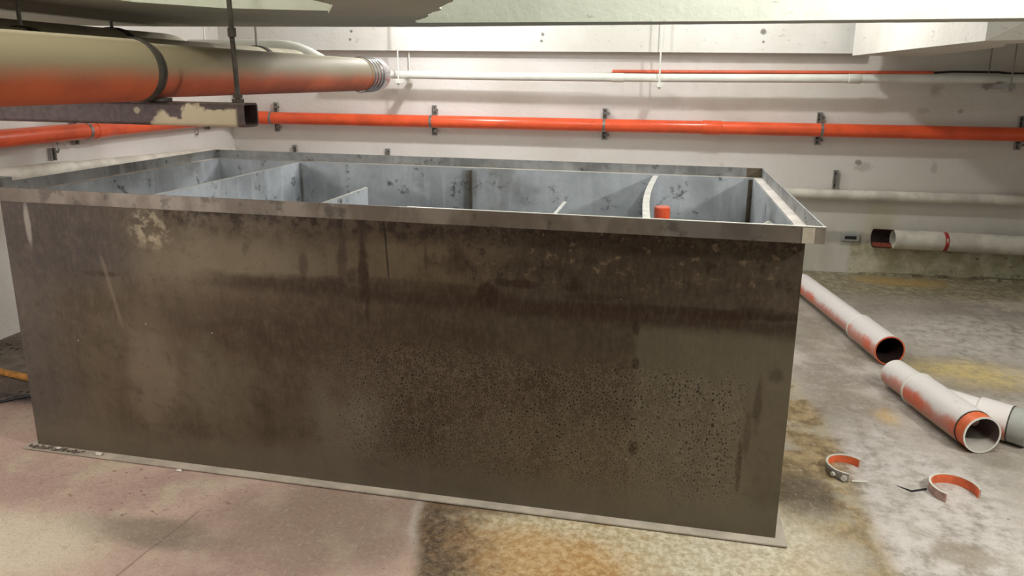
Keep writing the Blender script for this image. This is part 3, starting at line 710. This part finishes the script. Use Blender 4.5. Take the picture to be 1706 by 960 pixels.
b = bmesh.new(); lathe(b, A0, d, [(0, .0757), (Ln-.425, .0757), (Ln-.425, .0750), (0, .0750)], 40); obj('inner_wall', b, M_inpipe, fp, smooth=True)

B0, B1 = Vector((4.225, 1.625, .084)), Vector((4.405, .893, .096)); d = (B1-B0).normalized(); Ln = (B1-B0).length
wy = thing('wye_pipe', (B0+B1)/2-Vector((0, 0, .09)), 'dusty white pipe with Y branch and orange collar at its open end on floor', 'pipe fitting')
b = bmesh.new()
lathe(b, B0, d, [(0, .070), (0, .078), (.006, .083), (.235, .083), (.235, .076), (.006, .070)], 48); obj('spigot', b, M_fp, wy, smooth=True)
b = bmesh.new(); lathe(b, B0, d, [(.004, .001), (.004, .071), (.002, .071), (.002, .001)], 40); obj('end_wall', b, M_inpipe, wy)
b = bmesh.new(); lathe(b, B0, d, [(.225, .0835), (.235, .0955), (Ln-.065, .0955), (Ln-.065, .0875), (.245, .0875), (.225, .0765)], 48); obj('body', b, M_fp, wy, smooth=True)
b = bmesh.new(); lathe(b, B0, d, [(.228, .094), (.234, .0985), (.244, .0985), (.250, .094)], 48); obj('bead', b, M_white, wy, smooth=True)
b = bmesh.new(); lathe(b, B0, d, [(Ln-.068, .0957), (Ln-.062, .0957), (Ln-.062, .088), (Ln-.068, .088)], 48); obj('seal_ring', b, M_rubber, wy, smooth=True)
b = bmesh.new(); lathe(b, B0, d, [(Ln-.062, .0925), (Ln-.002, .0925), (Ln-.002, .085), (Ln-.062, .085)], 48); obj('collar', b, M_orangein, wy, smooth=True, label='bright orange collar at the open end')
b = bmesh.new(); lathe(b, B0, d, [(Ln-.004, .0927), (Ln, .0927), (Ln, .0848), (Ln-.004, .0848)], 48); obj('rim', b, M_white, wy, smooth=True)
M_bore = (lambda t: t.done(t.mix((t.nz + (t.noise(9)-.5)*.3).ss(.45, .75), rgb(84, 66, 62), rgb(196, 190, 182)), .6))(T('dark_pale_pipe_bore'))  # pale on upward-facing parts of the bore, dark elsewhere
b = bmesh.new(); lathe(b, B0, d, [(.24, .0845), (Ln-.003, .0845), (Ln-.003, .0838), (.24, .0838)], 48); obj('bore', b, M_bore, wy, smooth=True)
# branch
Q0 = B0+d*.374; db = Vector((.81, -.58, .0)).normalized()
Q0.z = .092
b = bmesh.new(); lathe(b, Q0, db, [(-.03, .060), (-.01, .0815), (.26, .0815), (.26, .074), (-.01, .060)], 44); obj('branch', b, M_fp, wy, smooth=True)
b = bmesh.new(); lathe(b, Q0, db, [(.20, .082), (.21, .0915), (.345, .0915), (.345, .080), (.20, .080)], 44); obj('branch_socket', b, M_fp, wy, smooth=True)
b = bmesh.new(); lathe(b, Q0, db, [(.345, .0918), (.351, .0918), (.351, .080), (.345, .080)], 44); obj('branch_seal', b, M_rubber, wy, smooth=True)
b = bmesh.new(); lathe(b, Q0, db, [(.351, .089), (.425, .089), (.425, .076), (.351, .076)], 44); obj('branch_end', b, M_grey, wy, smooth=True, label='grey end ring of the branch')
b = bmesh.new(); lathe(b, Q0, db, [(.12, .0755), (.42, .0755), (.42, .075), (.12, .075)], 40); obj('branch_bore', b, M_inpipe, wy, smooth=True)

# ------------------------------------------------------------------ half clips
def clip(c, r, a0, a1, h, label, tilt=0.):
    t = thing('pipe_saddle_clip', (c[0], c[1], 0), label, 'clip', 'half clips on the floor')
    mw = Matrix.Translation((c[0], c[1], 0)) @ Matrix.Rotation(tilt, 4, 'X')
    up = Vector((0, 0, 1))
    n = 26
    def band(name, ri, ro, z0, z1, mat, aa=a0, bb=a1):
        b = bmesh.new(); rings = []
        for i in range(n+1):
            a = math.radians(aa+(bb-aa)*i/n)
            rings.append([b.verts.new((rad*math.cos(a), rad*math.sin(a)*1.0, z)) for rad, z in ((ri, z0), (ro, z0), (ro, z1), (ri, z1))])
        for A, B in zip(rings, rings[1:]):
            for k in range(4): b.faces.new((A[k], A[(k+1) % 4], B[(k+1) % 4], B[k]))
        b.faces.new(rings[0]); b.faces.new(rings[-1])
        b.transform(mw)
        return obj(name, b, mat, t, smooth=True)
    band('shell', r-.006, r, 0.001, h, M_pinkshell)
    band('inner_face', r-.0085, r-.006, .001, h-.001, M_orangein)
    band('lip', r-.007, r+.002, h, h+.003, M_cream)
    return t, mw, band
M_pinkshell = mat_plain('dusty_pink_plastic', (206, 168, 158), .55, 0, .2, 30)
t, mw, band = clip((3.735, .585), .088, 38, 262, .036, 'orange half clip with grey bolted outside, lying nearest the tank')
b = bmesh.new()
rings = []
for i in range(13):
    a = math.radians(185+(262-185)*i/12); rings.append([b.verts.new((q*math.cos(a), q*math.sin(a), z)) for q, z in ((.0885, .004), (.094, .004), (.094, .033), (.0885, .033))])
for A, B in zip(rings, rings[1:]):
    for k in range(4): b.faces.new((A[k], A[(k+1) % 4], B[(k+1) % 4], B[k]))
b.faces.new(rings[0]); b.faces.new(rings[-1]); b.transform(mw); obj('bolt_plate', b, M_zincd, t)
for a, s in ((222, .010), (250, .013)):
    b = bmesh.new(); aa = math.radians(a); P = mw @ Vector((.094*math.cos(aa), .094*math.sin(aa), .018))
    lathe(b, P, mw.to_3x3() @ Vector((math.cos(aa), math.sin(aa), .1)), [(0, .001), (0, s), (.012, s), (.012, .001)], 6); obj('nut', b, M_cream, t)
b = bmesh.new(); rod(b, (3.735, .494, .007), (3.80, .505, .006), .005, 8); obj('bolt', b, M_cream, t)
t, mw, band = clip((4.150, .492), .098, -8, 232, .040, 'larger orange half clip with pinkish outside, lying by the black strip')
b = bmesh.new()
q = [(3.925, .508), (3.975, .468), (4.045, .500), (4.050, .515), (3.978, .480)]
prism(b, q, .002, .004); tag(obj('black_strip', b, M_dark), 'bent black metal strip lying beside the larger half clip', 'strip')
# flat board at right
b = bmesh.new(); prism(b, [(5.48, 3.52), (5.50, 3.33), (5.55, 3.30), (6.3, 3.38), (6.4, 3.66)], .001, .022)
tag(obj('flat_board', b, M_board), 'flat grey board lying on the floor at the right picture edge', 'board')
# left side junk
b = bmesh.new(); box(b, (-.42, -.022, .001), (.42, .022, .018), Matrix.Translation((-.93, .66, 0)) @ Matrix.Rotation(math.radians(-9), 4, 'Z'), .003)
tag(obj('wooden_batten', b, M_wood), 'orange wooden batten on the floor left of the tank', 'batten')
b = bmesh.new(); sweep(b, [(-.95, .12, .008), (-.75, .22, .009), (-.60, .31, .008), (-.50, .42, .010), (-.38, .47, .009), (-.2, .60, .008)], .008, 8)
tag(obj('cable_or_shaded_conduit', b, M_dark, smooth=True), 'black cable on the floor left of the tank', 'cable')
# plaster chips on and beside the flange
def chip(loc, s, label, grp='plaster chips at the foot of the tank'):
    b = bmesh.new(); bmesh.ops.create_icosphere(b, subdivisions=1, radius=s)
    for v in b.verts: v.co = Vector((v.co.x*random.uniform(.8, 1.7), v.co.y*random.uniform(.6, 1.1), v.co.z*random.uniform(.4, .7)))
    mz = min(v.co.z for v in b.verts)
    b.transform(Matrix.Translation((loc[0], loc[1], loc[2]-mz)))
    tag(obj('plaster_chip', b, M_chip), label, 'debris', grp)
chip((.357, -.027, .0119), .014, 'white plaster chip on the tank flange, second from the left corner')
chip((.793, -.056, .0), .013, 'white plaster chip against the flange edge, farthest right of the chips')
chip((.136, -.02, .0119), .012, 'white plaster chip on the flange nearest the tank\'s left corner')
M_rub = mat_plain('grey_mortar', (120, 108, 98), .85, 0, .3, 60)
b = bmesh.new()
for i in range(90):
    s = random.uniform(.0025, .0075); c = Vector((random.uniform(-.035, .30)*random.uniform(.5, 1), -.022+random.uniform(-.014, .012), s*.5+.0120))
    r_ = bmesh.ops.create_icosphere(b, subdivisions=1, radius=s, matrix=Matrix.Translation(c) @ Matrix.Scale(.6, 4, (0, 0, 1)))
o = obj('mortar_crumbs', b, M_rub); tag(o, 'grey mortar crumbs along the flange at the left corner', 'debris'); o['kind'] = 'stuff'
